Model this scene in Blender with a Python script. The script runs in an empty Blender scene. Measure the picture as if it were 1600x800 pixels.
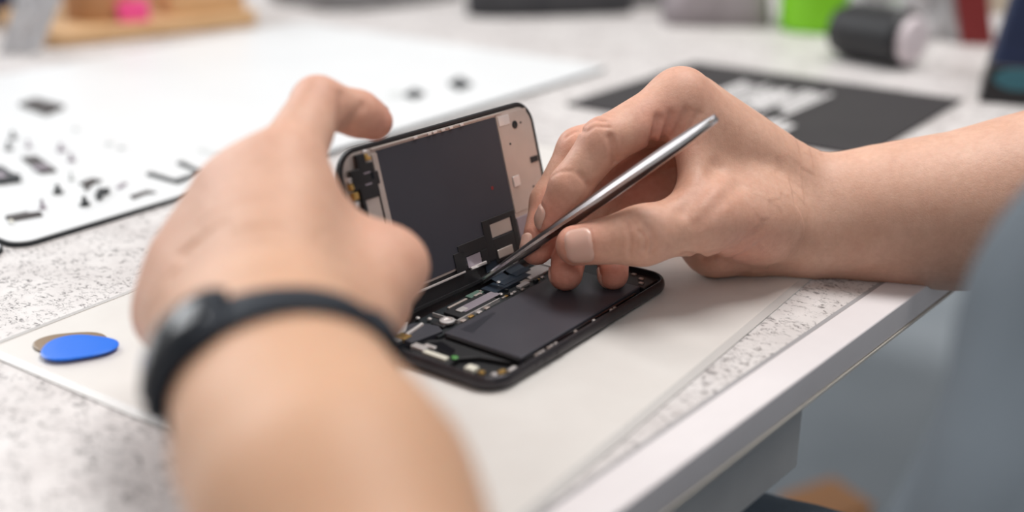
import bpy, math, random
import numpy as np
from mathutils import Vector, Matrix

# ------------------------------------------------------------------ camera frame (image 1600 x 800)
FPX = 1794.0
PITCH = math.radians(21.0)
TOP = 0.75                 # table top height
HCAM = 0.223               # camera above the table top
CP, SP = math.cos(PITCH), math.sin(PITCH)
CAM = np.array([0.0, 0.0, TOP + HCAM])
RIGHT = np.array([1.0, 0, 0]); UPV = np.array([0, SP, CP]); FWD = np.array([0, CP, -SP])


def ray(u, v):
    return RIGHT * ((u - 800) / FPX) + UPV * ((400 - v) / FPX) + FWD


def P(u, v, z):
    """world point seen at (u, v) at distance z along the view axis"""
    return CAM + ray(u, v) * z


def tab(u, v, h=0.0):
    """world point seen at (u, v) at height h above the table top"""
    d = ray(u, v)
    return CAM + d * ((HCAM - h) / -d[2])


def nrm(v):
    v = np.asarray(v, float)
    return v / np.linalg.norm(v)


C = bpy.context.scene.collection
RNG = random.Random(7)

# ------------------------------------------------------------------ materials
def mat(name, col, rough=0.5, metal=0.0, **kw):
    m = bpy.data.materials.new(name); m.use_nodes = True
    b = m.node_tree.nodes['Principled BSDF']
    b.inputs['Base Color'].default_value = (*col, 1)
    b.inputs['Roughness'].default_value = rough
    b.inputs['Metallic'].default_value = metal
    for k, v in kw.items():
        b.inputs[k.replace('_', ' ')].default_value = v
    return m


def nodes(m):
    return m.node_tree.nodes, m.node_tree.links, m.node_tree.nodes['Principled BSDF']


def noise(n, l, scale, detail=4, rough=0.6, coord='Object', vec=None, dist=0.0):
    tc = n.new('ShaderNodeTexCoord'); t = n.new('ShaderNodeTexNoise')
    t.inputs['Scale'].default_value = scale; t.inputs['Detail'].default_value = detail
    t.inputs['Roughness'].default_value = rough; t.inputs['Distortion'].default_value = dist
    if vec is None:
        l.new(tc.outputs[coord], t.inputs['Vector'])
    else:
        mp = n.new('ShaderNodeMapping'); mp.inputs['Scale'].default_value = vec
        l.new(tc.outputs[coord], mp.inputs['Vector']); l.new(mp.outputs[0], t.inputs['Vector'])
    return t.outputs['Fac']


def ramp(n, l, fac, stops):
    r = n.new('ShaderNodeValToRGB')
    e = r.color_ramp.elements
    while len(e) < len(stops):
        e.new(0.5)
    for el, (p, c) in zip(e, stops):
        el.position = p; el.color = (*c, 1) if len(c) == 3 else c
    l.new(fac, r.inputs['Fac'])
    return r.outputs['Color']


def mixc(n, l, fac, a, b, mode='MIX'):
    x = n.new('ShaderNodeMix'); x.data_type = 'RGBA'; x.blend_type = mode
    for s, v in ((x.inputs[0], fac), (x.inputs[6], a), (x.inputs[7], b)):
        if hasattr(v, 'is_output') or isinstance(v, bpy.types.NodeSocket):
            l.new(v, s)
        elif isinstance(v, (int, float)):
            s.default_value = v
        else:
            s.default_value = (*v, 1)
    return x.outputs[2]


def bump(n, l, b, h, strength, dist):
    bp = n.new('ShaderNodeBump'); bp.inputs['Strength'].default_value = strength
    bp.inputs['Distance'].default_value = dist
    l.new(h, bp.inputs['Height']); l.new(bp.outputs[0], b.inputs['Normal'])


def varied(name, c1, c2, scale, rough=0.5, metal=0.0, vec=None, bstr=0.0, bdist=0.0005, **kw):
    m = mat(name, c1, rough, metal, **kw); n, l, b = nodes(m)
    f = noise(n, l, scale, vec=vec)
    l.new(ramp(n, l, f, [(0.3, c1), (0.7, c2)]), b.inputs['Base Color'])
    if bstr:
        bump(n, l, b, f, bstr, bdist)
    return m


M = {}
# speckled laminate of the bench
m = mat('speckled_laminate', (0.8, 0.79, 0.78), 0.45); n, l, b = nodes(m)
big = noise(n, l, 38, 3, 0.55)
fine = noise(n, l, 420, 6, 0.75, vec=(1, 0.55, 1), dist=0.9)
mid = noise(n, l, 75, 5, 0.7, vec=(1, 1, 1), dist=1.6)
base = ramp(n, l, big, [(0.35, (0.62, 0.585, 0.575)), (0.65, (0.73, 0.70, 0.69))])
sp = ramp(n, l, fine, [(0.50, (0, 0, 0)), (0.58, (1, 1, 1))])
msk = ramp(n, l, mid, [(0.44, (0, 0, 0)), (0.56, (1, 1, 1))])
f1 = mixc(n, l, 1.0, sp, msk, 'MULTIPLY')
l.new(mixc(n, l, f1, base, (0.17, 0.155, 0.155)), b.inputs['Base Color'])
M['laminate'] = m
M['trim'] = varied('grey_aluminium_trim', (0.74, 0.70, 0.71), (0.79, 0.75, 0.76), 20, 0.5, 0.0)
M['seal'] = mat('grey_seal', (0.34, 0.33, 0.34), 0.6)
M['lip'] = mat('pale_lip', (0.62, 0.58, 0.52), 0.4)
M['apron'] = varied('grey_apron', (0.50, 0.49, 0.49), (0.60, 0.59, 0.58), 12, 0.5)
m = varied('cream_mat', (0.675, 0.645, 0.615), (0.71, 0.685, 0.655), 30, 0.42)
M['mat'] = m
M['mat_rim'] = mat('translucent_rim', (0.74, 0.72, 0.70), 0.25, Transmission_Weight=0.25)
M['board'] = varied('white_board', (0.775, 0.79, 0.805), (0.805, 0.82, 0.83), 9, 0.35)
M['board_edge'] = mat('black_foam_edge', (0.012, 0.016, 0.02), 0.6)
M['line'] = mat('pale_print', (0.66, 0.68, 0.68), 0.5)
M['card'] = varied('charcoal_card', (0.026, 0.023, 0.025), (0.034, 0.030, 0.032), 14, 0.75)
M['white_print'] = mat('white_print', (0.78, 0.76, 0.76), 0.6)
M['black_metal'] = varied('black_anodised', (0.040, 0.037, 0.042), (0.055, 0.050, 0.055), 60, 0.34, 0.6)
M['black_plastic'] = mat('black_plastic', (0.012, 0.012, 0.014), 0.45)
M['black_gloss'] = mat('black_glass', (0.006, 0.006, 0.008), 0.12)
M['battery'] = varied('battery_wrap', (0.046, 0.045, 0.056), (0.055, 0.054, 0.066), 25, 0.38)
M['pcb'] = mat('pcb_black', (0.018, 0.022, 0.025), 0.4)
M['pad'] = varied('graphite_pad', (0.032, 0.032, 0.043), (0.038, 0.038, 0.050), 20, 0.55)
M['rose'] = varied('rose_steel', (0.55, 0.475, 0.435), (0.62, 0.54, 0.495), 40, 0.38, 0.6)
M['silver'] = varied('silver_shield', (0.74, 0.70, 0.69), (0.85, 0.81, 0.79), 90, 0.3, 0.6)
M['mauve'] = mat('mauve_foil', (0.40, 0.35, 0.40), 0.35, 0.5)
M['gold'] = mat('gold_contact', (0.75, 0.48, 0.16), 0.3, 0.9)
M['white_part'] = mat('ivory_plastic', (0.72, 0.70, 0.60), 0.4)
M['green_dot'] = mat('green_dot', (0.12, 0.42, 0.10), 0.4)
M['bluefoil'] = mat('blue_black_flex', (0.02, 0.03, 0.045), 0.3)
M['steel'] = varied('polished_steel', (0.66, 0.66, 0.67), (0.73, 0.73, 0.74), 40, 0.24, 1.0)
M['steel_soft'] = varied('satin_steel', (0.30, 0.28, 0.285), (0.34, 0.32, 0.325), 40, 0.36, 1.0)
M['blue'] = mat('blue_plastic', (0.0, 0.15, 0.76), 0.35)
M['brown'] = mat('brown_plastic', (0.24, 0.16, 0.09), 0.4)
M['band'] = mat('navy_black_rubber', (0.010, 0.015, 0.024), 0.6, Specular_IOR_Level=0.3)
M['band_glass'] = mat('band_screen', (0.006, 0.008, 0.012), 0.15)
M['wood'] = varied('pale_wood', (0.60, 0.36, 0.17), (0.70, 0.45, 0.24), 22, 0.5, vec=(1, 7, 7))
M['wood2'] = varied('honey_wood', (0.42, 0.20, 0.085), (0.52, 0.27, 0.12), 22, 0.5, vec=(1, 1, 5))
M['wood_dark'] = mat('red_brown_wood', (0.20, 0.055, 0.03), 0.5)
M['pink'] = mat('hot_pink', (1.0, 0.10, 0.36), 0.5)
M['lime'] = mat('lime_plastic', (0.22, 0.62, 0.008), 0.4)
M['navy'] = varied('navy_cloth', (0.006, 0.015, 0.055), (0.01, 0.022, 0.075), 30, 0.7)
M['teal'] = mat('teal_print', (0.03, 0.14, 0.18), 0.5)
M['red'] = mat('dark_red', (0.20, 0.018, 0.018), 0.5)
M['beige'] = mat('beige_label', (0.62, 0.54, 0.42), 0.6)
M['pinkwhite'] = mat('pinkish_white', (0.74, 0.66, 0.69), 0.5)
M['grey_bag'] = varied('milky_film', (0.52, 0.52, 0.54), (0.66, 0.66, 0.67), 20, 0.3, Transmission_Weight=0.25)
M['film'] = varied('clear_film', (0.55, 0.55, 0.58), (0.68, 0.68, 0.70), 30, 0.18, Transmission_Weight=0.3)
M['dark_cloth'] = varied('dark_grey_cloth', (0.035, 0.035, 0.04), (0.055, 0.055, 0.06), 30, 0.8)
M['grey_cloth'] = varied('grey_cloth', (0.17, 0.165, 0.17), (0.24, 0.235, 0.24), 30, 0.8)
M['mauve_grey'] = varied('mauve_grey', (0.24, 0.21, 0.22), (0.33, 0.29, 0.31), 30, 0.7)
M['shirt'] = varied('blue_grey_cotton', (0.115, 0.145, 0.172), (0.145, 0.178, 0.21), 30, 0.85, bstr=0.15)
M['jeans'] = varied('blue_grey_denim', (0.11, 0.145, 0.185), (0.17, 0.21, 0.26), 14, 0.9, bstr=0.2)
M['hair'] = varied('dark_hair', (0.025, 0.016, 0.01), (0.04, 0.026, 0.016), 200, 0.5)
M['floor'] = varied('blue_grey_vinyl', (0.34, 0.385, 0.425), (0.42, 0.465, 0.505), 3, 0.5)
M['wall'] = varied('white_plaster', (0.70, 0.70, 0.70), (0.76, 0.76, 0.76), 40, 0.8)
M['orange'] = mat('tan_orange_leather', (0.75, 0.36, 0.16), 0.5)
M['chrome'] = mat('chrome', (0.6, 0.6, 0.6), 0.2, 1.0)
M['shoe'] = mat('black_shoe', (0.02, 0.02, 0.02), 0.5)

# skin
m = mat('skin', (0.6, 0.4, 0.3), 0.48); n, l, b = nodes(m)
at = n.new('ShaderNodeAttribute'); at.attribute_name = 'tint'
sep = n.new('ShaderNodeSeparateColor'); l.new(at.outputs['Color'], sep.inputs[0])
n1 = noise(n, l, 60, 4, 0.6); n2 = noise(n, l, 320, 3, 0.6)
base = ramp(n, l, n1, [(0.3, (0.67, 0.385, 0.275)), (0.7, (0.75, 0.465, 0.345))])
red = mixc(n, l, sep.outputs[0], base, (0.68, 0.25, 0.185))
pale = mixc(n, l, sep.outputs[1], red, (0.66, 0.395, 0.25))
mott = ramp(n, l, n2, [(0.35, (0.93, 0.90, 0.89)), (0.65, (1.0, 1.0, 1.0))])
l.new(mixc(n, l, 1.0, pale, mott, 'MULTIPLY'), b.inputs['Base Color'])
b.inputs['Subsurface Weight'].default_value = 0.25
b.inputs['Subsurface Radius'].default_value = (1.0, 0.35, 0.2)
b.inputs['Subsurface Scale'].default_value = 0.004
b.inputs['Specular IOR Level'].default_value = 0.4
h1 = noise(n, l, 900, 4, 0.65, dist=0.5)
bump(n, l, b, h1, 0.35, 0.0006)
M['skin'] = m
M['nail'] = mat('nail', (0.68, 0.42, 0.34), 0.3, Subsurface_Weight=0.2, Subsurface_Scale=0.002)

# ------------------------------------------------------------------ object helpers
def tag(o, label=None, cat=None, group=None, kind=None):
    if label: o['label'] = label
    if cat: o['category'] = cat
    if group: o['group'] = group
    if kind: o['kind'] = kind
    return o


def empty(name, loc=(0, 0, 0), rz=0.0, rot=None):
    o = bpy.data.objects.new(name, None); C.objects.link(o)
    o.empty_display_size = 0.02
    if rot is not None:
        o.matrix_world = rot
    else:
        o.location = loc; o.rotation_euler = (0, 0, rz)
    return o


class MB:
    def __init__(s):
        s.v = []; s.f = []; s.mi = []

    def add(s, vs, fs, mi=0):
        k = len(s.v)
        s.v += [tuple(map(float, p)) for p in vs]
        s.f += [tuple(i + k for i in f) for f in fs]
        s.mi += [mi] * len(fs)
        return s

    def box(s, lo, hi, mi=0, fn=None):
        x0, y0, z0 = lo; x1, y1, z1 = hi
        vs = [(x0, y0, z0), (x1, y0, z0), (x1, y1, z0), (x0, y1, z0), (x0, y0, z1), (x1, y0, z1), (x1, y1, z1), (x0, y1, z1)]
        if fn: vs = [fn(p) for p in vs]
        return s.add(vs, [(3, 2, 1, 0), (4, 5, 6, 7), (0, 1, 5, 4), (1, 2, 6, 5), (2, 3, 7, 6), (3, 0, 4, 7)], mi)

    def prism(s, poly, z0, z1, mi=0):
        k = len(poly)
        vs = [(x, y, z0) for x, y in poly] + [(x, y, z1) for x, y in poly]
        fs = [tuple(range(k - 1, -1, -1)), tuple(range(k, 2 * k))]
        fs += [(i, (i + 1) % k, k + (i + 1) % k, k + i) for i in range(k)]
        return s.add(vs, fs, mi)

    def loft(s, loops, cap0=True, cap1=True, mi=0, closed=True):
        k = len(loops[0]); vs = [p for lp in loops for p in lp]; fs = []
        for j in range(len(loops) - 1):
            for i in range(k if closed else k - 1):
                a, b2 = j * k + i, j * k + (i + 1) % k
                fs.append((a, b2, b2 + k, a + k))
        if cap0: fs.append(tuple(range(k - 1, -1, -1)))
        if cap1: fs.append(tuple((len(loops) - 1) * k + i for i in range(k)))
        return s.add(vs, fs, mi)

    def tube(s, pts, rad, seg=10, mi=0, flat=1.0, up=(0, 0, 1)):
        pts = [np.asarray(p, float) for p in pts]; loops = []
        rs = rad if isinstance(rad, (list, tuple)) else [rad] * len(pts)
        for i, p in enumerate(pts):
            t = nrm(pts[min(i + 1, len(pts) - 1)] - pts[max(i - 1, 0)])
            u = np.asarray(up, float)
            if abs(t @ u) > 0.95: u = np.array([1.0, 0, 0])
            sx = nrm(np.cross(t, u)); sy = np.cross(sx, t)
            loops.append([p + sx * math.cos(q) * rs[i] + sy * math.sin(q) * rs[i] * flat for q in [2 * math.pi * k / seg for k in range(seg)]])
        return s.loft(loops, mi=mi)

    def lathe(s, prof, seg=32, c=(0, 0, 0), mi=0, fn=None):
        loops = [[(c[0] + r * math.cos(2 * math.pi * k / seg), c[1] + r * math.sin(2 * math.pi * k / seg), c[2] + z) for k in range(seg)] for r, z in prof]
        if fn: loops = [[fn(p) for p in lp] for lp in loops]
        return s.loft(loops, mi=mi)

    def build(s, name, m, parent=None, bevel=0.0, seg=2, smooth=False, loc=None, rz=0.0):
        me = bpy.data.meshes.new(name); me.from_pydata(s.v, [], s.f)
        ms = m if isinstance(m, (list, tuple)) else [m]
        for x in ms: me.materials.append(x)
        me.polygons.foreach_set('material_index', s.mi)
        me.validate(); me.update()
        o = bpy.data.objects.new(name, me); C.objects.link(o)
        if parent: o.parent = parent
        if loc is not None: o.location = loc; o.rotation_euler = (0, 0, rz)
        if bevel:
            bv = o.modifiers.new('Bevel', 'BEVEL'); bv.width = bevel; bv.segments = seg; bv.limit_method = 'ANGLE'; bv.angle_limit = math.radians(40)
            smooth = True
        if smooth:
            me.polygons.foreach_set('use_smooth', [True] * len(me.polygons))
            if bevel:
                wn = o.modifiers.new('WN', 'WEIGHTED_NORMAL'); wn.keep_sharp = True
        return o


def rrect(x0, y0, x1, y1, r, seg=6, z=None):
    out = []
    for cx, cy, a0 in ((x1 - r, y0 + r, -90), (x1 - r, y1 - r, 0), (x0 + r, y1 - r, 90), (x0 + r, y0 + r, 180)):
        for k in range(seg + 1):
            a = math.radians(a0 + 90 * k / seg)
            p = (cx + r * math.cos(a), cy + r * math.sin(a))
            out.append(p if z is None else (p[0], p[1], z))
    return out


def mm(*a):
    return tuple(x * 0.001 for x in a)


def polymm(pts):
    return [(x * 0.001, y * 0.001) for x, y in pts]


# ------------------------------------------------------------------ room shell
def shell(name, lo, hi, m):
    o = MB().box(lo, hi).build(name, m); o['kind'] = 'structure'; return o


shell('floor', (-2.2, -2.0, -0.1), (3.4, 3.4, 0.0), M['floor'])
shell('wall_back', (-2.2, 3.4, -0.1), (3.4, 3.5, 2.8), M['wall'])
shell('wall_left', (-2.3, -2.0, -0.1), (-2.2, 3.5, 2.8), M['wall'])
shell('wall_right', (3.4, -2.0, -0.1), (3.5, 3.5, 2.8), M['wall'])

# ------------------------------------------------------------------ workbench
E0 = np.array([0.0448, 0.3451]); ANG_E = math.radians(40.7)
ED = np.array([math.sin(ANG_E), math.cos(ANG_E)])      # along the front edge
RZ_E = math.atan2(ED[1], ED[0])
bench = empty('workbench', (E0[0], E0[1], 0), RZ_E)
tag(bench, 'white speckled laminate workbench with a grey edge strip', 'workbench')
# local: x along the edge, y into the bench
x0, x1, dep = -0.75, 1.45, 1.12
MB().box((x0, 0.0205, TOP - 0.022), (x1, dep, TOP)).build('bench_top', M['laminate'], bench, 0.0008)
MB().box((x0, 0.0, TOP - 0.0142), (x1, 0.0185, TOP + 0.0006)).build('edge_trim', M['trim'], bench, 0.0009)
MB().box((x0, 0.0183, TOP - 0.018), (x1, 0.0207, TOP + 0.0003)).build('seal_strip', M['seal'], bench)
MB().box((x0, -0.0006, TOP - 0.0156), (x1, 0.018, TOP - 0.0143)).build('trim_lip', M['lip'], bench)
MB().box((x0, 0.005, TOP - 0.052), (0.135, 0.0195, TOP - 0.0185)).build('apron', M['apron'], bench, 0.001)
for lx in (x0 + 0.05, x1 - 0.09):
    for ly in (0.08, dep - 0.1):
        MB().box((lx, ly, 0), (lx + 0.05, ly + 0.05, TOP - 0.0222)).build('leg', M['apron'], bench, 0.003)

# ------------------------------------------------------------------ repair mat
ang = math.radians(34.5); D1 = np.array([math.sin(ang), math.cos(ang)])
mat_o = empty('repair_mat', (-0.2385, 0.4627, TOP), math.atan2(D1[1], D1[0]))
tag(mat_o, 'thin cream repair mat under the opened phone and both hands', 'mat')
MB().loft([rrect(0.004, -0.272, 0.426, -0.004, 0.006, z=0.0001), rrect(0.004, -0.272, 0.426, -0.004, 0.006, z=0.0012)]).build('mat_sheet', M['mat'], mat_o)
b_ = MB()
lo_, li_ = rrect(0, -0.276, 0.43, 0, 0.008), rrect(0.0041, -0.2719, 0.4259, -0.0041, 0.006)
b_.loft([[(x, y, 0.0001) for x, y in lo_], [(x, y, 0.0008) for x, y in lo_], [(x, y, 0.0015) for x, y in li_], [(x, y, 0.0001) for x, y in li_]], False, False)
b_.build('mat_rim', M['mat_rim'], mat_o)
MTOP = 0.0012

# ------------------------------------------------------------------ white teardown boards and what lies on them
angb = math.radians(37.2); DB = np.array([math.sin(angb), math.cos(angb)]); RZ_B = math.atan2(DB[1], DB[0])
def white_board(loc, w, d, label):
    o = empty('display_board', (loc[0], loc[1], TOP), RZ_B); tag(o, label, 'board', 'white display boards')
    MB().loft([rrect(0, 0, w, d, 0.012, z=0.0), rrect(0, 0, w, d, 0.012, z=0.0026)]).build('backing', M['board_edge'], o)
    MB().loft([rrect(0.0012, 0.0012, w - 0.0012, d - 0.0012, 0.011, z=0.0026), rrect(0.0012, 0.0012, w - 0.0012, d - 0.0012, 0.011, z=0.0032)]).build('face', M['board'], o)
    return o
bc = tab(27, 392)[:2]
board = white_board(bc, 0.60, 0.42, 'large white board with black edge carrying small laid-out phone parts')
nb = np.array([-DB[1], DB[0]])
bc2 = bc - DB * 0.303
board2 = white_board(bc2, 0.30, 0.42, 'second white board whose rounded corner shows at the left picture edge')
BT = 0.0032


def to_local(p, loc, rz):
    d = np.asarray(p)[:2] - np.asarray(loc)[:2]; c, s_ = math.cos(rz), math.sin(rz)
    return d[0] * c + d[1] * s_, -d[0] * s_ + d[1] * c


def flat_part(name, pxpoly, thick, m, label, cat, group=None, extra=None, h=BT):
    """a thin piece lying on the board: corners taken where they rest on it"""
    pts = [tab(u, v, h) for u, v in pxpoly]
    c = np.mean(pts, axis=0)
    o = empty(name, (c[0], c[1], TOP + h)) if extra else None
    poly = [(p[0] - c[0], p[1] - c[1]) for p in pts]
    area = sum(poly[i][0] * poly[(i + 1) % len(poly)][1] - poly[(i + 1) % len(poly)][0] * poly[i][1] for i in range(len(poly)))
    if area < 0: poly = poly[::-1]
    body = MB().prism(poly, 0, thick).build('plate' if extra else name, m, o, min(0.0004, thick * 0.3), 1)
    if not extra:
        body.location = (c[0], c[1], TOP + h); o = body
    else:
        for nm2, px2, t2, m2 in extra:
            p2 = [tab(u, v, h + thick) for u, v in px2]
            q = [(p[0] - c[0], p[1] - c[1]) for p in p2]
            ar = sum(q[i][0] * q[(i + 1) % len(q)][1] - q[(i + 1) % len(q)][0] * q[i][1] for i in range(len(q)))
            if ar < 0: q = q[::-1]
            MB().prism(q, thick, thick + t2).build(nm2, m2, o, 0.0002, 1)
    tag(o, label, cat, group)
    return o


G = 'phone parts laid out on the white board'
M['chip'] = mat('dark_bronze_chip', (0.045, 0.036, 0.034), 0.45)
flat_part('battery_cell', [(30, 166), (57, 158), (101, 169), (72, 181)], 0.003, M['chip'], 'dark rectangular battery lying alone at the back left of the white board', 'phone part', G)
flat_part('camera_module', [(34, 249), (58, 247), (89, 269), (64, 272)], 0.002, M['chip'], 'dark rectangular module with a grey band lying on the white board', 'phone part', G,
          [('grey_band', [(50, 260), (72, 257), (80, 263), (58, 266)], 0.0006, M['mauve'])])
flat_part('speaker_module', [(-14, 264), (6, 266), (20, 276), (33, 279), (33, 285), (4, 289), (-14, 290)], 0.003, M['pcb'], 'black curved module cut by the left picture edge on the white board', 'phone part', G,
          [('grey_cap', [(-10, 268), (4, 269), (12, 276), (-6, 279)], 0.0005, M['mauve'])])
flat_part('bracket_plate', [(8, 341), (44, 334), (46, 336), (64, 334), (67, 338), (15, 347)], 0.0018, M['chip'], 'brown bracket strip with a bright dot near the board front corner', 'phone part', G,
          [('bright_dot', [(13, 345), (19, 343), (22, 346), (16, 348)], 0.0004, M['white_part'])])
flat_part('flex_cable', [(228, 274), (236, 271), (274, 283), (311, 271), (276, 257), (285, 254), (321, 272), (277, 288)], 0.0015, M['pcb'], 'large dark U-shaped bracket on the white board', 'phone part', G)
flat_part('contact_strip', [(203, 308), (230, 299), (236, 300), (245, 302), (228, 304), (208, 312)], 0.001, M['chip'], 'brown strip lying in front of the U-shaped bracket', 'phone part', G)
flat_part('contact_strip', [(181, 294), (195, 286), (199, 288), (186, 297)], 0.001, M['mauve'], 'short grey strip left of the U-shaped bracket', 'phone part', G)
flat_part('connector_piece', [(124, 289), (134, 284), (146, 281), (160, 284), (146, 288), (136, 299), (131, 297), (134, 291)], 0.0015, M['chip'], 'brown T-shaped connector between the small dark parts', 'phone part', G)
flat_part('button_assembly', [(149, 308), (156, 299), (164, 301), (172, 299), (171, 304), (163, 305), (160, 312), (153, 315)], 0.003, M['pcb'], 'black chunky button assembly beside the brown T-shaped connector', 'phone part', G)
flat_part('thin_bracket', [(308, 236), (316, 232), (362, 246), (356, 251)], 0.0008, M['line'], 'long pale grey strip behind the U-shaped bracket', 'phone part', G)
flat_part('large_module', [(630, 150), (648, 141), (664, 148), (648, 156)], 0.002, M['pcb'], 'dark blurred part lying at the far end of the board, left of two', 'phone part', G)
flat_part('large_module', [(700, 132), (718, 122), (738, 134), (716, 142)], 0.002, M['pcb'], 'dark blurred part lying at the far end of the board, right of two', 'phone part', G)
flat_part('grey_sheet_part', [(602, 149), (620, 141), (634, 148), (616, 156)], 0.001, M['line'], 'pale grey part beside the dark blurred parts at the board far end', 'phone part', G)
scr = [((21, 217), 5, 'dark screw standing nearest the back left of the board'), ((14, 234), 5, 'dark screw below the rearmost screw on the board'),
       ((45, 231), 4, 'small grey screw behind the banded module'), ((96, 236), 6, 'tall grey screw right of the banded module'),
       ((112, 252), 5, 'grey screw in front of the tall grey screw'), ((112, 282), 4, 'pale screw left of the T-shaped connector'),
       ((91, 302), 6, 'dark pointed screw between bracket strip and T-shaped connector'), ((133, 321), 6, 'dark pointed screw in front of the black button assembly'),
       ((118, 203), 5, 'pale grey washer at the middle of the board'), ((171, 226), 5, 'pale washer, left of the pair at the board middle'),
       ((190, 232), 5, 'pale washer, right of the pair at the board middle'), ((67, 326), 4, 'tiny brown screw beside the brown bracket strip')]
for (u, v), s_, lb in scr:
    p = tab(u, v, BT); r = s_ * 0.00035
    mm_ = M['pcb'] if 'dark' in lb else (M['line'] if 'pale' in lb or 'washer' in lb else M['mauve'])
    if 'washer' in lb:
        o = MB().lathe([(r * 1.6, 0), (r * 1.6, 0.0012), (r * 0.8, 0.0012), (r * 0.8, 0.0)], 16).build('washer', mm_, None, loc=(p[0], p[1], TOP + BT))
    else:
        o = MB().lathe([(r * 1.5, 0), (r * 1.5, 0.0015), (r * 0.7, 0.0016), (r * 0.7, 0.005), (0.0002, 0.0062)], 14).build('screw', mm_, None, loc=(p[0], p[1], TOP + BT))
    tag(o, lb, 'screw', 'loose screws and washers on the white board')

# ------------------------------------------------------------------ black printed card
c0, c1, c2 = tab(885, 165), tab(1085, 100), tab(1425, 185)
ca = math.atan2(c1[1] - c0[1], c1[0] - c0[0]); La = np.linalg.norm((c1 - c0)[:2]); Lb = np.linalg.norm((c2 - c1)[:2])
card = empty('printed_card', (c0[0], c0[1], TOP), ca)
tag(card, 'large charcoal card with blurred white lettering behind the right hand', 'card')
MB().box((0, -Lb, 0.0002), (La, 0, 0.0022)).build('card_sheet', M['card'], card, 0.0004, 1)
pm = MB()
def cl(u, v):
    return to_local(tab(u, v, 0.0022), c0, ca)
# two illegible rows: plain strokes of uneven length and thickness
for x_, y_, n_, st_, h_ in ((0.068, -0.078, 12, 0.0072, 0.098), (0.004, -0.092, 11, 0.0084, 0.056)):
    for i in range(n_):
        a_ = RNG.random() * 0.30 * h_; b_2 = h_ * (1 - 0.25 * RNG.random()); w_ = st_ * (0.45 + 0.3 * RNG.random())
        pm.box((x_ + a_, y_ - i * st_ - w_, 0.0022), (x_ + b_2, y_ - i * st_, 0.0025))
pm.build('white_lettering', M['white_print'], card)

# ------------------------------------------------------------------ guitar-pick style opening tools
def pick(loc, rz, sc, m, label, h):
    pts = []
    for k in range(40):
        t = 2 * math.pi * k / 40
        r = 1.0 + 0.22 * math.cos(t) ** 3 * (1 if math.cos(t) > 0 else 0) - 0.06 * math.cos(3 * t + math.pi)
        pts.append((sc * r * math.cos(t), sc * 0.86 * r * math.sin(t)))
    c = 0.0
    b2 = MB().loft([[(x * 0.96, y * 0.96, 0) for x, y in pts], [(x, y, 0.0004) for x, y in pts], [(x, y, 0.0009) for x, y in pts], [(x * 0.95, y * 0.95, 0.0012) for x, y in pts], [(x * .6, y * .6, 0.0013) for x, y in pts]])
    o = b2.build('opening_pick', m, None, smooth=False, loc=(loc[0], loc[1], TOP + h), rz=rz)
    return tag(o, label, 'opening pick', 'plastic opening picks on the mat')
pk = tab(117, 543, MTOP + .002)
pick(pk, math.radians(5), 0.0148, M['blue'], 'bright blue plastic opening pick lying on the mat beside the left hand', MTOP + 0.0015)
pk2 = tab(116, 540, MTOP)
pick(pk2, math.radians(172), 0.0146, M['brown'], 'brown opening pick peeking out under the blue one', MTOP + 0.0001)

# ------------------------------------------------------------------ the opened smartphone
PO = tab(775, 614)[:2]
pa = math.radians(36.7); PA = np.array([math.sin(pa), math.cos(pa)]); PB = np.array([-math.cos(pa), math.sin(pa)])
PO = PO - PA * 0.006 - PB * 0.0045
phone = empty('smartphone', (PO[0], PO[1], TOP + MTOP), math.atan2(PA[1], PA[0]))
tag(phone, 'opened black smartphone with its screen lifted and battery and circuit board exposed', 'smartphone')
PL, PW = 0.147, 0.0755
hb = MB()
def ring(ins, z, r=0.0125):
    return rrect(ins, ins, PL - ins, PW - ins, max(r - ins, 0.002), 10, z)
prof = [(0.0035, 0.0), (0.0018, 0.0004), (0.0007, 0.0013), (0.0001, 0.0026), (0.0, 0.0038), (0.0002, 0.0052), (0.0008, 0.0064), (0.0014, 0.0068), (0.0020, 0.0068), (0.0022, 0.0060), (0.0024, 0.0016)]
hb.loft([ring(i, z) for i, z in prof])
housing = hb.build('housing', M['black_metal'], phone, smooth=False)
for p in housing.data.polygons: p.use_smooth = len(p.vertices) == 4
for xa, xb in ((0.0345, 0.0415), (0.0435, 0.0500), (0.0285, 0.0310)):
    MB().box((xa, -0.0004, 0.0030), (xb, 0.0006, 0.0048)).build('side_button', M['black_metal'], housing, 0.0003)
MB().loft([ring(0.0025, 0.0015), ring(0.0025, 0.0019)]).build('inner_tray', M['black_plastic'], phone)


def pbox(name, a0, b0, a1, b1, z0, z1, m, parent=phone, bev=0.0003, bd=None):
    return MB().box(mm(a0, b0, z0), mm(a1, b1, z1)).build(name, m, parent, bev, 2)


bat = pbox('battery', 27, 7, 126, 50, 1.9, 6.0, M['battery'], bev=0.0008)
pbox('battery_flap', 26.2, 8, 30, 48, 1.9, 5.1, M['black_plastic'], bat)
MB().prism(polymm([(34, 39), (58, 44.5), (58, 46), (34, 46)]), 0.0060, 0.00605).build('battery_label', mat('battery_label_grey', (0.035, 0.036, 0.045), 0.3), bat)
board_pcb = MB().prism(polymm([(26, 52), (140, 52), (143, 55), (143, 71), (20, 72), (20, 58), (26, 58)]), 0.0019, 0.0036).build('logic_board', M['pcb'], phone, 0.0002)
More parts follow.
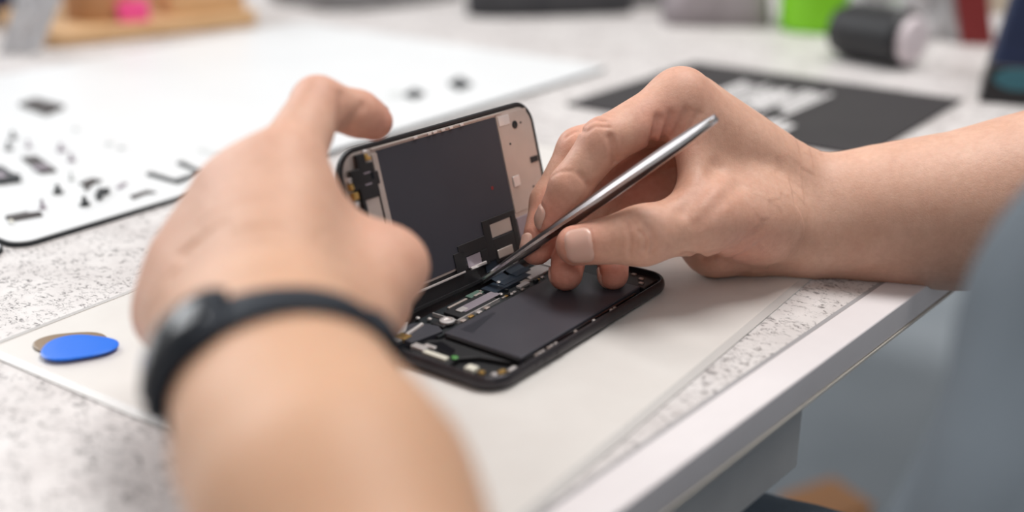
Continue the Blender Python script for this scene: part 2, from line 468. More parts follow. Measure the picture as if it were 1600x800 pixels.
# shields and chips along the logic board
def chip(name, a0, b0, a1, b1, z1, m, z0=3.6, bev=0.00025, rot=0.0, par=None):
    o = pbox(name, -(a1 - a0) / 2, -(b1 - b0) / 2, (a1 - a0) / 2, (b1 - b0) / 2, z0, z1, m, par or board_pcb, bev)
    o.location = ((a0 + a1) / 2000, (b0 + b1) / 2000, 0); o.rotation_euler = (0, 0, rot)
    return o
chip('shield', 46, 55, 74, 66, 5.0, M['black_plastic'])
chip('mauve_foil', 52, 57.5, 79, 63.0, 5.35, M['mauve'], 5.0)
chip('bright_tab', 50, 58.6, 55.5, 62.2, 5.75, M['silver'], 5.0)
chip('blue_flex', 78, 60, 108, 69, 5.5, M['bluefoil'])
chip('silver_shield', 104, 57, 122, 66, 5.2, M['silver'])
chip('silver_shield', 124, 58, 136, 66, 5.2, M['silver'])
chip('silver_clip', 92, 55.0, 100, 58.0, 5.0, M['silver'])
chip('silver_clip', 98, 57.0, 103, 61.0, 4.6, M['rose'])
chip('green_chip', 68, 67, 78, 71, 4.4, mat('green_grey_chip', (0.10, 0.16, 0.13), 0.4))
chip('rose_strip', 70, 65.6, 75, 67.4, 5.0, M['rose'])
chip('rose_strip', 52, 67.5, 66, 69.0, 4.6, M['rose'])
fr = MB()
for lo, hi in (((41.5, 54.2, 3.6), (74, 54.8, 5.4)), ((41.5, 54.2, 3.6), (42.1, 69, 5.4))):
    fr.box(mm(*lo), mm(*hi))
fr.build('shield_wire', M['silver'], board_pcb)
for i, (a, b2) in enumerate(((44, 52.8), (50, 53), (56, 52.9), (62, 53), (79.5, 54.6), (86.0, 54.4), (91, 53.2), (106, 54.6), (110, 54.6))):
    chip('solder_pad', a, b2, a + (3.0 if i < 4 else 2.0), b2 + 1.5, 4.4, [M['rose'], M['gold'], M['silver']][i % 3], bev=0.0002)
for i in range(14):
    a = 38 + RNG.random() * 98; b2 = 53 + RNG.random() * 17
    chip('tiny_chip', a, b2, a + 1.2 + RNG.random() * 2, b2 + 0.8 + RNG.random() * 1.2, 4.3 + RNG.random() * 0.8, RNG.choice([M['black_plastic'], M['rose'], M['silver'], M['pcb']]), bev=0.0001)
# screws
def screw(a, b2, z, r=1.1, m='silver', par=None):
    o = MB().lathe([(r * .001, 0), (r * .001, .0005), (r * .0007, .0008), (r * .0003, .0008), (r * .0003, .0005)], 16).build('screw', M[m], par or phone)
    o.location = mm(a, b2, z); return o
for a, b2, z in ((84, 54.8, 3.9), (80, 58.2, 4.2), (33.5, 71, 4.8), (36, 66, 4.8), (89, 66.5, 5.5)):
    screw(a, b2, z)
# bottom end: speaker, dock, camera
endm = pbox('rear_camera', 33, 55.5, 41, 63, 1.9, 5.0, M['black_plastic'], bev=0.0006)
MB().lathe([(0.0036, 0), (0.0036, 0.0009), (0.0026, 0.0011), (0.0022, 0.0006), (0.0005, 0.0005)], 24).build('camera_ring', M['silver'], endm, smooth=False).location = mm(38.6, 57.6, 5.0)
sp_ = MB().prism(polymm([(12, 56), (30, 53), (33, 58), (31, 66), (27, 70), (13, 70)]), 0.0019, 0.0050).build('speaker_box', M['pad'], phone, 0.0005)
MB().tube([mm(16, 62.5, 5.2), mm(29, 64.5, 5.2)], 0.0010, 8).build('clip', M['silver'], sp_)
MB().prism(polymm([(14.5, 66), (19, 65.5), (27, 71), (23, 72)]), 0.0050, 0.0056).build('bright_bracket', M['silver'], sp_, 0.0002)
tp = MB().prism(polymm([(4, 30), (14, 30), (20, 24), (24, 10), (25, 48), (20, 53), (10, 53), (4, 48)]), 0.0019, 0.0042).build('dock_plate', M['black_plastic'], phone, 0.0004)
for a0, b0, a1, b1, z, mk in ((7.5, 33, 10.5, 46, 5.3, 'white_part'), (6.5, 17, 11, 22, 5.3, 'white_part'), (9, 46.5, 13, 54, 5.4, 'silver'), (12, 60, 17, 66, 5.6, 'gold'), (9, 61, 13, 67, 5.2, 'silver'),
                              (13.5, 44, 15.5, 50, 5.2, 'silver'), (7, 12.5, 9.5, 15, 5.2, 'gold'), (8.5, 7, 11, 9.5, 5.2, 'silver'), (12, 6, 15.5, 8.5, 5.2, 'gold'), (16, 4.5, 21, 6.5, 5.0, 'silver')):
    pbox('contact', a0, b0, a1, b1, 3.2, z, M[mk], tp, 0.0004)
MB().lathe([(0.0014, 0), (0.0014, 0.0005), (0.0007, 0.0008), (0.0006, 0.0003)], 18).build('green_dot', M['green_dot'], tp).location = mm(11.6, 31, 4.8)
MB().prism(polymm([(12, 34), (18, 36), (21, 46), (16, 50)]), 0.0042, 0.0050).build('shiny_flex', M['black_gloss'], tp, 0.0002)
# small bright bits along the near wall
for i, a in enumerate((32, 34.5, 37, 41, 43.5, 46.5, 62, 77, 92, 95)):
    pbox('wall_clip', a, 2.6, a + 1.6, 3.7, 5.2, 6.5, M['silver'] if i % 3 else M['rose'], bev=0.0002)
MB().box(mm(27, 4.6, 1.9), mm(118, 5.6, 5.6)).build('side_flex', M['black_gloss'], phone)
for a, b2 in ((136, 12), (133, 20), (139, 18), (131, 9)):
    pbox('antenna_contact', a, b2, a + 2.2, b2 + 2.5, 1.9, 5.2, M['rose'], bev=0.0003)
pbox('taptic_block', 128, 6, 142, 48, 1.9, 4.6, M['black_plastic'], bev=0.0006)

# display assembly, lifted and leaning back
def ploc(a, b2, z):
    return np.array([a, b2, z]) * 0.001
b0 = ploc(6, 74.5, 18.3); b1 = ploc(150, 74.5, 14.8); th = math.radians(15.5)
X = nrm(b1 - b0); S0 = np.array([0, math.sin(th), math.cos(th)]); S = nrm(S0 - X * (S0 @ X)); N = np.cross(X, S)  # N points to the viewer side (-y)
disp = empty('display_assembly'); disp.parent = phone
disp.matrix_local = Matrix(((X[0], S[0], N[0], b0[0]), (X[1], S[1], N[1], b0[1]), (X[2], S[2], N[2], b0[2]), (0, 0, 0, 1)))
SL, SW = 0.144, 0.0705
gl = MB()
def sring(ins, z): return rrect(ins, ins - 0.0105, SL - ins, SW - ins, max(0.0125 - ins, 0.002), 10, z)
gl.loft([sring(0.002, -0.0030), sring(0.0006, -0.0028), sring(0, -0.0020), sring(0, -0.0004), sring(0.0005, 0.0), sring(0.0018, 0.0), sring(0.0020, -0.0008)])
glass = gl.build('screen_frame', M['black_plastic'], disp)
for p in glass.data.polygons: p.use_smooth = False
def sbox(name, a0, s0, a1, s1, z0, z1, m, par=disp, bev=0.0002):
    return MB().box(mm(a0, s0, z0), mm(a1, s1, z1)).build(name, m, par, bev)
plate_loops = lambda i, z: rrect(i, i - 0.002, SL - i, SW - i, 0.010, 10, z)
plate = MB().loft([plate_loops(0.0024, -0.0008), plate_loops(0.0024, -0.0001), plate_loops(0.0027, 0.0)]).build('back_plate', M['rose'], disp)
sbox('graphite_pad', 25, 1.5, 112.5, 66.3, 0, 0.25, M['pad'])
sbox('top_rail', 22, 66.9, 118, 68.0, 0, 0.7, M['rose'], bev=0.0003)
for a in (60, 64, 70, 76, 50, 84):
    sbox('rail_clip', a, 66.6, a + 2.6, 67.9, 0.5, 1.2, M['silver'])
sbox('bottom_rail', 20, -2.2, 66, -1.2, 0, 0.9, M['silver'])
# earpiece and sensor block at the left end
brk = MB().prism(polymm([(8.5, 47), (20.0, 47), (20.0, 52), (21.5, 52), (21.5, 58), (19.5, 58), (19.5, 62.5), (15.5, 62.5), (15.5, 67), (10.5, 67), (10.5, 61), (5, 61), (5, 52), (8.5, 52)]), 0.0, 0.0024).build('sensor_bracket', M['black_plastic'], disp, 0.0005)
for s_, a in ((58, 12.5), (53, 12.0)):
    MB().box(mm(a, s_, 2.4), mm(a + 4, s_ + 0.6, 2.5)).build('moulded_mark', M['mauve'], brk)
MB().box(mm(16.5, 55, 2.3), mm(18.3, 58, 2.5)).build('slot', M['black_gloss'], brk)
for (a0, s0, a1, s1) in ((15.8, 63.5, 18.0, 66.6), (3.4, 52.5, 6.2, 55.5), (17.2, 63.2, 19.4, 65.0), (4.0, 48, 7.2, 51.5)):
    sbox('gold_contact', a0, s0, a1, s1, 0, 2.2, M['gold'], bev=0.0005)
for a, s_ in ((4.6, 57), (5.5, 46), (17, 67)):
    o = MB().lathe([(0.0013, 0), (0.0013, 0.0018), (0.0006, 0.0022), (0.0005, 0.0015)], 14).build('screw', M['silver'], disp); o.location = mm(a, s_, 0)
ear = sbox('earpiece_speaker', 10.5, 20, 19.5, 47, 0, 1.6, M['rose'], bev=0.0006)
sbox('earpiece_border', 8.6, 18, 10.4, 47, 0, 2.2, M['black_plastic']); sbox('earpiece_border', 19.6, 18, 20.6, 47, 0, 1.2, M['black_plastic'])
sbox('front_camera', 3.0, 36, 8.4, 44, 0, 2.4, M['black_plastic'], bev=0.001)
sbox('gold_frame_strip', 21.6, 1.5, 25, 65.4, 0, 0.5, M['rose'])
# home-button end at the right
hp = sbox('end_plate', 113, 16, 138.5, 66.8, 0, 0.45, M['rose'])
o = MB().lathe([(0.0021, 0), (0.0021, 0.0003), (0.0012, 0.0003), (0.0010, 0.0001)], 18).build('sensor_hole', M['black_gloss'], hp); o.location = mm(126.8, 59.8, 0.45)
sbox('square_cap', 116, 29, 121.5, 34.5, 0.45, 1.0, M['silver'], hp, 0.0004)
sbox('raised_step', 114, 61, 123, 66, 0.45, 0.8, M['silver'], hp)
for s_ in (38, 19):
    sbox('edge_tab', 134, s_, 140, s_ + 3.2, 0.3, 1.0, M['black_plastic'], hp)
for a, s_ in ((120, 51), (132, 60), (132, 26)):
    o = MB().lathe([(0.0006, 0), (0.0006, 0.0002)], 12).build('rivet', M['black_plastic'], hp); o.location = mm(a, s_, 0.45)
sbox('lower_plate', 113, 1.5, 138.5, 13.5, 0, 0.45, M['mauve'])
o = MB().lathe([(0.0010, 0), (0.0010, 0.0001), (0.0006, 0.0001)], 14).build('red_mark', M['red'], disp); o.location = mm(99, 32.5, 0.25)
# flex cables that rise from the board up the inside of the screen
fx = MB()
for lo, hi in (((85, -2, .3), (90.5, 18.5, .8)), ((90.5, 15.8, .3), (112, 18.5, .8)), ((108, -4, .3), (112, 15.8, .8)), ((90.5, -4, .3), (108, 8, .8)), ((60, -1, .3), (68, 8.5, .8)), ((64, 5, .3), (85, 11.5, .8)), ((80, -3, .3), (85, 5, .8))):
    fx.box(mm(*lo), mm(*hi))
flex = fx.build('display_flex', M['black_plastic'], disp, 0.0003)
sbox('flex_window', 91, 8.6, 107.5, 15.4, 0.25, 0.5, M['rose'], flex)
sbox('flex_window', 69, -1, 79.5, 4.6, 0.25, 0.5, M['mauve'], flex)
sbox('flex_clip', 70, -2.2, 82, -0.6, 0.3, 1.6, M['silver'], flex, 0.0004)
sbox('flex_clip', 92, -2.5, 104, 2.0, 0.8, 1.6, M['rose'], flex, 0.0004)
# ribbon between screen and board
rb = MB()
def ribbon(a0, a1, pts, t=0.0004):
    lp = []
    for (y, z) in pts:
        lp.append([mm(a0, y, z), mm(a1, y, z), (a1 * .001, y * .001, z * .001 + t), (a0 * .001, y * .001, z * .001 + t)])
    rb.loft(lp)
ribbon(88, 98, [(74, 15), (73.0, 9.5), (70, 6.5), (66, 5.6), (62, 5.3)])
ribbon(101, 113, [(74, 15), (73.4, 9.5), (71, 6.5), (68, 5.6), (64, 5.3)])
rb.build('ribbon_cable', M['bluefoil'], phone)

# ------------------------------------------------------------------ signed-distance modelling of the person
def smin(a, b2, k):
    h = np.maximum(k - np.abs(a - b2), 0) / k
    return np.minimum(a, b2) - h * h * k * 0.25


class Cone:
    def __init__(s, a, b2, ra, rb, k=0.006):
        s.a, s.b = np.asarray(a, float), np.asarray(b2, float); s.ra, s.rb, s.k = ra, rb, k
        s.c = (s.a + s.b) / 2; s.R = np.linalg.norm(s.a - s.b) / 2 + max(ra, rb)
    def d(s, p):
        ba = s.b - s.a; t = np.clip((p - s.a) @ ba / max(ba @ ba, 1e-12), 0, 1)
        return np.linalg.norm(p - s.a - t[:, None] * ba, axis=1) - (s.ra + (s.rb - s.ra) * t)


class Tri:
    def __init__(s, a, b2, c, r, k=0.008):
        s.p = [np.asarray(x, float) for x in (a, b2, c)]; s.r, s.k = r, k
        s.c = sum(s.p) / 3; s.R = max(np.linalg.norm(x - s.c) for x in s.p) + r
    def d(s, p):
        a, b2, c = s.p; n_ = np.cross(b2 - a, c - a); n_ = n_ / np.linalg.norm(n_)
        best = None; inside = np.ones(len(p), bool)
        for q0, q1 in ((a, b2), (b2, c), (c, a)):
            e = q1 - q0; w = p - q0; t = np.clip(w @ e / (e @ e), 0, 1)
            dd = np.linalg.norm(w - t[:, None] * e, axis=1); best = dd if best is None else np.minimum(best, dd)
            inside &= (w @ np.cross(n_, e)) > 0
        return np.where(inside, np.abs((p - a) @ n_), best) - s.r


class Ell:
    def __init__(s, c, rad, k=0.02, axes=np.eye(3)):
        s.c = np.asarray(c, float); s.r = np.asarray(rad, float); s.k = k; s.ax = np.asarray(axes, float); s.R = max(rad)
    def d(s, p):
        q = (p - s.c) @ s.ax.T; k0 = np.linalg.norm(q / s.r, axis=1); k1 = np.linalg.norm(q / (s.r ** 2), axis=1)
        return k0 * (k0 - 1) / np.maximum(k1, 1e-9)


class Body:
    """core prims blended together; limbs = chains blended on to the core, kept apart from each other"""
    def __init__(s, core, limbs, kl=0.008, kk=0.0015):
        s.core, s.limbs, s.kl, s.kk = core, limbs, kl, kk
        s.marks = []                  # (polyline, width, depth): creases (+) and tendons or knuckles (-)
        s.tints = []
    def chain(s, prims, p, c=None, R=None):
        d = None
        for q in prims:
            if c is not None and np.linalg.norm(q.c - c) - q.R - R > 0.03: continue
            e = q.d(p); d = e if d is None else smin(d, e, q.k)
        return d
    def base(s, p, c=None, R=None):
        core = s.chain(s.core, p, c, R); out = core
        for lm in s.limbs:
            e = s.chain(lm, p, c, R)
            if e is None: continue
            if core is not None: e = smin(core, e, s.kl)
            out = e if out is None else smin(out, e, s.kk)
        if out is None: out = np.full(len(p), 1.0)
        return out
    def __call__(s, p, c=None, R=None):
        d = s.base(p, c, R)
        for pl, w, dep, cc, RR in s.marks:
            if c is not None and np.linalg.norm(cc - c) - RR - R > 3.5 * w: continue
            best = None
            for q0, q1 in zip(pl[:-1], pl[1:]):
                e = q1 - q0; v = p - q0; t = np.clip(v @ e / max(e @ e, 1e-12), 0, 1)
                dd = ((v - t[:, None] * e) ** 2).sum(1); best = dd if best is None else np.minimum(best, dd)
            d = d + dep * np.exp(-best / (w * w))
        return d
    def mark(s, pts, w, dep):
        pl = [np.asarray(x, float) for x in pts]; cc = np.mean(pl, axis=0)
        s.marks.append((pl, w, dep, cc, max(np.linalg.norm(x - cc) for x in pl)))
    def trace(s, u, v, z0=0.2, z1=0.9):
        d = nrm(ray(u, v)); t = z0
        for _ in range(160):
            q = s.base((CAM + d * t)[None])[0]
            t += q * 0.9
            if abs(q) < 5e-5 or t > z1: break
        return CAM + d * t
    def on(s, p, n_):
        """the surface point reached from inside point p along n_"""
        n_ = nrm(n_); t = 0.0
        for _ in range(80):
            q = s.base((p + n_ * t)[None])[0]; t -= q * 0.8
            if abs(q) < 3e-5: break
        return p + n_ * t


def surface(fn, lo, hi, h, blk=8):
    """surface nets over a sparse set of blocks"""
    lo = np.asarray(lo, float); hi = np.asarray(hi, float)
    nb_ = np.ceil((hi - lo) / (h * blk)).astype(int); dims = nb_ * blk + 1
    ii = np.stack(np.meshgrid(*[np.arange(k) for k in nb_], indexing='ij'), -1).reshape(-1, 3)
    cen = lo + (ii + 0.5) * blk * h
    dc = np.concatenate([fn(cen[i:i + 20000]) for i in range(0, len(cen), 20000)])
    R = blk * h * 0.5 * math.sqrt(3)
    D = np.repeat(np.repeat(np.repeat(dc.reshape(nb_).astype(np.float32), blk, 0), blk, 1), blk, 2)
    D = np.pad(D, ((0, 1), (0, 1), (0, 1)), mode='edge')
    g = np.stack(np.meshgrid(*[np.arange(blk + 1)] * 3, indexing='ij'), -1).reshape(-1, 3)
    for i, c, d0 in zip(ii, cen, dc):
        if abs(d0) > R * 1.3 + 0.004: continue
        p = lo + (i * blk + g) * h
        v = fn(p, c, R).reshape((blk + 1,) * 3)
        x, y, z = i * blk
        D[x:x + blk + 1, y:y + blk + 1, z:z + blk + 1] = v
    neg = D < 0
    cnt = np.zeros(tuple(dims - 1), np.uint8)
    for a in (0, 1):
        for b2 in (0, 1):
            for c in (0, 1):
                cnt += neg[a:dims[0] - 1 + a, b2:dims[1] - 1 + b2, c:dims[2] - 1 + c]
    cells = np.argwhere((cnt > 0) & (cnt < 8))
    idx = np.full(tuple(dims - 1), -1, np.int64); idx[tuple(cells.T)] = np.arange(len(cells))
    acc = np.zeros((len(cells), 3)); num = np.zeros(len(cells))
    corners = [np.array(o) for o in ((0, 0, 0), (1, 0, 0), (0, 1, 0), (0, 0, 1), (1, 1, 0), (1, 0, 1), (0, 1, 1), (1, 1, 1))]
    for a in corners:
        for ax in range(3):
            if a[ax]: continue
            b2 = a.copy(); b2[ax] = 1
            va = D[tuple((cells + a).T)]; vb = D[tuple((cells + b2).T)]
            m_ = (va < 0) != (vb < 0); t = np.where(m_, va / np.where(m_, va - vb, 1), 0)
            acc[m_] += (a + np.outer(t, b2 - a))[m_]; num[m_] += 1
    V = lo + (cells + acc / num[:, None]) * h
    F = []
    for ax in range(3):
        u_, w_ = (ax + 1) % 3, (ax + 2) % 3
        sl0 = [slice(None)] * 3; sl1 = [slice(None)] * 3
        sl0[ax] = slice(0, -1); sl1[ax] = slice(1, None)
        n0, n1 = neg[tuple(sl0)], neg[tuple(sl1)]
        for flip, mk in ((False, n0 & ~n1), (True, ~n0 & n1)):
            e = np.argwhere(mk)
            e = e[(e[:, u_] > 0) & (e[:, w_] > 0) & (e[:, u_] < dims[u_] - 1) & (e[:, w_] < dims[w_] - 1)]
            du = np.zeros(3, int); du[u_] = 1; dw = np.zeros(3, int); dw[w_] = 1
            q = np.stack([idx[tuple((e - du - dw).T)], idx[tuple((e - dw).T)], idx[tuple(e.T)], idx[tuple((e - du).T)]], 1)
            F.append(q[:, ::-1] if flip else q)
    return V, np.concatenate(F)


def mesh_obj(name, V, F, m, parent=None):
    me = bpy.data.meshes.new(name); me.vertices.add(len(V)); me.vertices.foreach_set('co', V.astype(np.float32).ravel())
    me.loops.add(F.size); me.loops.foreach_set('vertex_index', F.astype(np.int32).ravel())
    me.polygons.add(len(F)); me.polygons.foreach_set('loop_start', (np.arange(len(F)) * 4).astype(np.int32)); 
    me.polygons.foreach_set('use_smooth', np.ones(len(F), bool))
    me.update(calc_edges=True); me.validate()
    me.materials.append(m)
    o = bpy.data.objects.new(name, me); C.objects.link(o)
    if parent: o.parent = parent
    return o


def cones(pts, k=0.003):
    """chain of tapered segments from [(point, radius), ...]"""
    return [Cone(a[0], b2[0], a[1], b2[1], k) for a, b2 in zip(pts[:-1], pts[1:])]


RES = 0.0009
# ---- right hand (holds the tweezers)
R_ = dict(
    iM=(P(1063, 156, .560), .0135), iP=(P(944, 221, .546), .0112), iD=(P(891, 290, .548), .0096), iT=(P(862, 344, .553), .0082),
    mM=(P(1078, 168, .584), .0130), mP=(P(905, 234, .574), .0108), mD=(P(859, 315, .572), .0094), mT=(P(838, 389, .563), .0080),
    rM=(P(1088, 190, .604), .0125), rP=(P(955, 280, .596), .0102), rD=(P(897, 365, .578), .0090), rT=(P(884, 428, .557), .0082),
    pM=(P(1100, 220, .621), .0118), pP=(P(985, 312, .602), .0098), pD=(P(957, 382, .579), .0086), pT=(P(958, 429, .560), .0075),
    tC=(P(1185, 345, .570), .0165), tM=(P(1100, 343, .545), .0145), tI=(P(1003, 368, .533), .0132), tT=(P(900, 383, .538), .0096),
    w1=(P(1262, 315, .598), .0215), w2=(P(1262, 358, .597), .0200), hy=(P(1178, 370, .600), .0165), hz=(P(1116, 384, .588), .0120))
rc = []
for k_, r0 in (('iM', .0195), ('mM', .0185), ('rM', .0185), ('pM', .018)):
    p_, r_ = R_[k_]
    w_ = R_['w1'] if k_ in ('iM', 'mM') else R_['w2']
    rc.append(Cone(p_, w_[0], r_ * 0.98, r0, .012))
rc += [Cone(R_['tM'][0], R_['tC'][0], .0150, .0180, .012), Cone(R_['tC'][0], R_['w2'][0], .018, .019, .014),
       Cone(R_['hy'][0], R_['w2'][0], .0165, .0195, .014), Cone(R_['pM'][0], R_['hy'][0], .0125, .0165, .014), Cone(R_['hz'][0], R_['hy'][0], .0120, .0165, .012), Cone(R_['pM'][0], R_['hz'][0], .0115, .0115, .012), Tri(P(1015, 316, .607), R_['hz'][0], R_['pM'][0], .009, .012),
       Tri(R_['iM'][0], R_['tM'][0], R_['tC'][0], .0065, .016),
       Tri(R_['mM'][0], R_['w1'][0], R_['hy'][0], .012, .014)]
# forearm
fa = [((P(1262, 337, .598)), .0275), (P(1380, 338, .596), .0305), (P(1500, 330, .590), .0362), (P(1620, 308, .588), .0395), (P(1900, 225, .600), .046)]
rc += [Cone(R_['w1'][0], fa[1][0] + np.array([0, 0, .004]), .0215, .029, .014), Cone(R_['w2'][0], fa[1][0], .020, .029, .014)] + cones(fa[1:], .02)
Rhand = Body(rc, [cones([R_[f + 'M'], R_[f + 'P'], R_[f + 'D'], R_[f + 'T']], .004) for f in 'imrp'] + [cones([R_['tM'], R_['tI'], R_['tT']], .006)], .009, .0016)

# ---- left hand (steadies the lifted screen)
L_ = dict(
    iM=(P(440, 272, .437), .0145), iP=(P(497, 161, .468), .0105), iD=(P(560, 178, .482), .0093), iT=(P(584, 190, .489), .0082),
    mM=(P(378, 322, .437), .0130), mP=(P(425, 358, .488), .0105), mD=(P(470, 420, .498), .0095), mT=(P(500, 470, .50), .0082),
    rM=(P(315, 415, .432), .0125), rP=(P(352, 440, .480), .0098), rD=(P(400, 480, .488), .0090), rT=(P(440, 515, .486), .0080),
    pM=(P(277, 490, .424), .0115), pP=(P(312, 500, .460), .0090), pD=(P(350, 530, .470), .0082), pT=(P(385, 545, .467), .0075),
    tC=(P(515, 520, .402), .0165), tM=(P(606, 418, .440), .0136), tI=(P(592, 480, .462), .0115), tT=(P(566, 540, .478), .0090),
    w=(P(416, 590, .350), .025), k1=(P(450, 530, .375), .019), k2=(P(375, 545, .378), .019))
lc = []
for f, kk in (('i', 'k1'), ('m', 'k1'), ('r', 'k2'), ('p', 'k2')):
    lc.append(Cone(L_[f + 'M'][0], L_[kk][0], L_[f + 'M'][1] * .97, .0182, .013))
lc += [Cone(L_['tM'][0], L_['tC'][0], .0136, .0175, .012), Cone(L_['tC'][0], L_['k1'][0], .0175, .019, .014),
       Tri(L_['iM'][0], L_['tM'][0], L_['tC'][0], .0075, .016), Tri(L_['iM'][0], L_['tC'][0], L_['k1'][0], .0105, .015),
       Tri(L_['mM'][0], L_['pM'][0], L_['k2'][0], .0112, .018), Tri(L_['mM'][0], L_['rM'][0], (L_['k1'][0] + L_['k2'][0]) / 2, .0126, .02)]
Wc = P(416, 600, .345); Fc = P(528, 800, .287)
wl, wr = P(394, 612, .345), P(480, 590, .347)
lc += [Cone(L_['k2'][0], wl, .019, .0205, .016), Cone(L_['k1'][0], wr, .019, .0205, .016),
       Cone(wl, P(408, 700, .315), .0205, .0222, .016), Cone(wr, P(545, 690, .318), .0205, .0225, .016)]
dl = (Fc - Wc); ELB = np.array([.030, .070, .752])
lc += cones([(P(470, 695, .317), .026), (Fc, .0310), ((Fc + ELB) / 2, .0335), (ELB, .038)], .02)
Lhand = Body(lc, [cones([(L_[f + 'M'][0] + (0 if f == 'i' else 1) * FWD * .009, L_[f + 'M'][1] * (1 if f == 'i' else .85)), L_[f + 'P'], L_[f + 'D'], L_[f + 'T']], .004) for f in 'imrp'] + [cones([L_['tM'], L_['tI'], L_['tT']], .006)], .006, .0016)

# ---- creases, folds, knuckles and nails of the right hand
def grv(bd, pts, w, dep):
    out = []
    for (u0, v0), (u1, v1) in zip(pts[:-1], pts[1:]):
        n_ = max(1, int(math.hypot(u1 - u0, v1 - v0) / 10))
        out += [(u0 + (u1 - u0) * k / n_, v0 + (v1 - v0) * k / n_) for k in range(n_)]
    out.append(pts[-1])
    bd.mark([bd.trace(u, v) for u, v in out], w, dep)
grv(Rhand, [(1011, 352), (1019, 366), (1022, 380), (1017, 396)], 0.0010, 0.0018)
grv(Rhand, [(1000, 362), (1008, 372), (1009, 386), (1004, 394)], 0.0008, 0.0010)
grv(Rhand, [(976, 340), (983, 358), (986, 380), (982, 402)], 0.0009, 0.0010)
grv(Rhand, [(992, 345), (996, 360), (996, 384)], 0.0007, 0.0006)
grv(Rhand, [(1068, 398), (1111, 403), (1150, 389), (1188, 362)], .0019, .0036)
grv(Rhand, [(1095, 398), (1130, 392), (1168, 366)], 0.0012, 0.0011)
grv(Rhand, [(1120, 410), (1165, 398), (1200, 372)], 0.0014, 0.0010)
for a, b_c, c, w_, d_ in (((914, 197), (928, 188), (946, 190), .0009, .0009), ((917, 206), (932, 197), (952, 200), .0008, .0007), ((922, 183), (938, 180), (952, 184), .0009, .0005)):
    grv(Rhand, [a, b_c, c], w_, d_)
grv(Rhand, [(953, 215), (958, 234), (962, 254)], 0.0016, 0.0027)
grv(Rhand, [(905, 272), (913, 281), (921, 292)], 0.0012, 0.0016)
grv(Rhand, [(862, 276), (876, 268), (893, 268)], 0.0008, 0.0006)
grv(Rhand, [(1028, 186), (1022, 205), (1014, 232)], 0.0020, 0.0030)
grv(Rhand, [(1048, 180), (1042, 198), (1034, 222)], 0.0018, 0.0024)
grv(Rhand, [(1072, 174), (1064, 192), (1056, 212)], 0.0018, 0.0022)
grv(Rhand, [(1090, 178), (1082, 196), (1072, 214)], 0.0016, 0.0013)
grv(Rhand, [(975, 205), (990, 212), (1003, 205)], 0.0075, -0.0016)
grv(Rhand, [(1036, 200), (1030, 214)], 0.0045, -0.0008)
grv(Rhand, [(1120, 260), (1100, 290), (1070, 330)], 0.0040, 0.0016)
grv(Rhand, [(1155, 290), (1120, 320), (1090, 350)], 0.0035, 0.0010)
grv(Rhand, [(995, 365), (1004, 378)], 0.0040, -0.0007)
grv(Rhand, [(884, 215), (900, 205), (912, 205)], 0.0010, 0.0010)
# left hand: soft tendons, valleys between the knuckles, finger creases
grv(Lhand, [(534, 150), (532, 175), (526, 200)], .0022, .0015)
grv(Lhand, [(566, 165), (553, 185), (543, 204)], .0018, .0013)
NAILS = []
def nail(bd, base, tip, n_, ln, wd, shift=0.0):
    """a curved plate lying on the finger surface, free edge towards the tip"""
    ax = nrm(tip - base); n_ = nrm(n_ - ax * (n_ @ ax)); sd = np.cross(n_, ax)
    c = tip + ax * shift
    NQ_, rings = 28, 7
    pts = []
    def q(u, v, o_):
        s_ = bd.on(c + ax * u + sd * v * 0.75, n_ + sd * v / 0.010)
        return s_ + nrm(n_ + sd * v / 0.010) * o_
    V = [q(0, 0, .00045)]; F = []
    for j in range(1, rings + 1):
        e = j / rings
        for k in range(NQ_):
            a = 2 * math.pi * k / NQ_
            cx, sx = math.cos(a), math.sin(a)
            uu = ln / 2 * np.sign(cx) * abs(cx) ** .7; vv = wd / 2 * np.sign(sx) * abs(sx) ** .6
            V.append(q(uu * e, vv * e, .00045 if j < rings else -.0003))
    for k in range(NQ_): F.append((0, 1 + k, 1 + (k + 1) % NQ_))
    for j in range(rings - 1):
        for k in range(NQ_):
            a, b2 = 1 + j * NQ_ + k, 1 + j * NQ_ + (k + 1) % NQ_
            F.append((a, a + NQ_, b2 + NQ_, b2))
    NAILS.append(MB().add(V, F))
    rim = V[1 + (rings - 1) * NQ_:]
    bd.mark(rim[5:-4], .0008, .0007)
cv = lambda r, u, t: RIGHT * r + UPV * u - FWD * t      # right, up, towards the viewer
Lr = lambda f: (R_[f + 'D'][0], R_[f + 'T'][0])
nail(Rhand, R_['tI'][0], R_['tT'][0], cv(-.02, -.10, 1), .0135, .0128, -.0020)
nail(Rhand, *Lr('i'), cv(-.94, .25, .20), .0115, .0095, .0010)
nail(Rhand, *Lr('m'), cv(-.93, .20, .30), .0115, .0095, .0005)
for bd, T_ in ((Rhand, R_), (Lhand, L_)):
    for f in ('rp' if bd is Rhand else 'imrp'):
        p_, d_, t_ = (T_[f + x][0] for x in 'PDT')
        nail(bd, d_, t_, d_ - (p_ * .5 + t_ * .5) if bd is Rhand else cv(.5, .5, -.7) if f == 'i' else cv(-.5, -.1, -1), .010, .0085, .0005)
nail(Lhand, L_['tI'][0], L_['tT'][0], cv(.2, .5, 1), .012, .0105, .001)
for bd, T_ in ((Rhand, R_), (Lhand, L_)):
    g = 1.0 if bd is Rhand else .75
    for f in 'imrp':
        bd.tints += [(T_[f + 'T'][0], .017, .85 * g, 0), (T_[f + 'P'][0], .013, .55 * g, 0), (T_[f + 'M'][0], .016, .40 * g, 0), (T_[f + 'D'][0], .012, .45 * g, 0)]
    bd.tints += [(T_['tT'][0], .018, .65 * g, 0), (T_['tI'][0], .014, .40 * g, 0), (T_['tM'][0], .02, .35 * g, 0)]
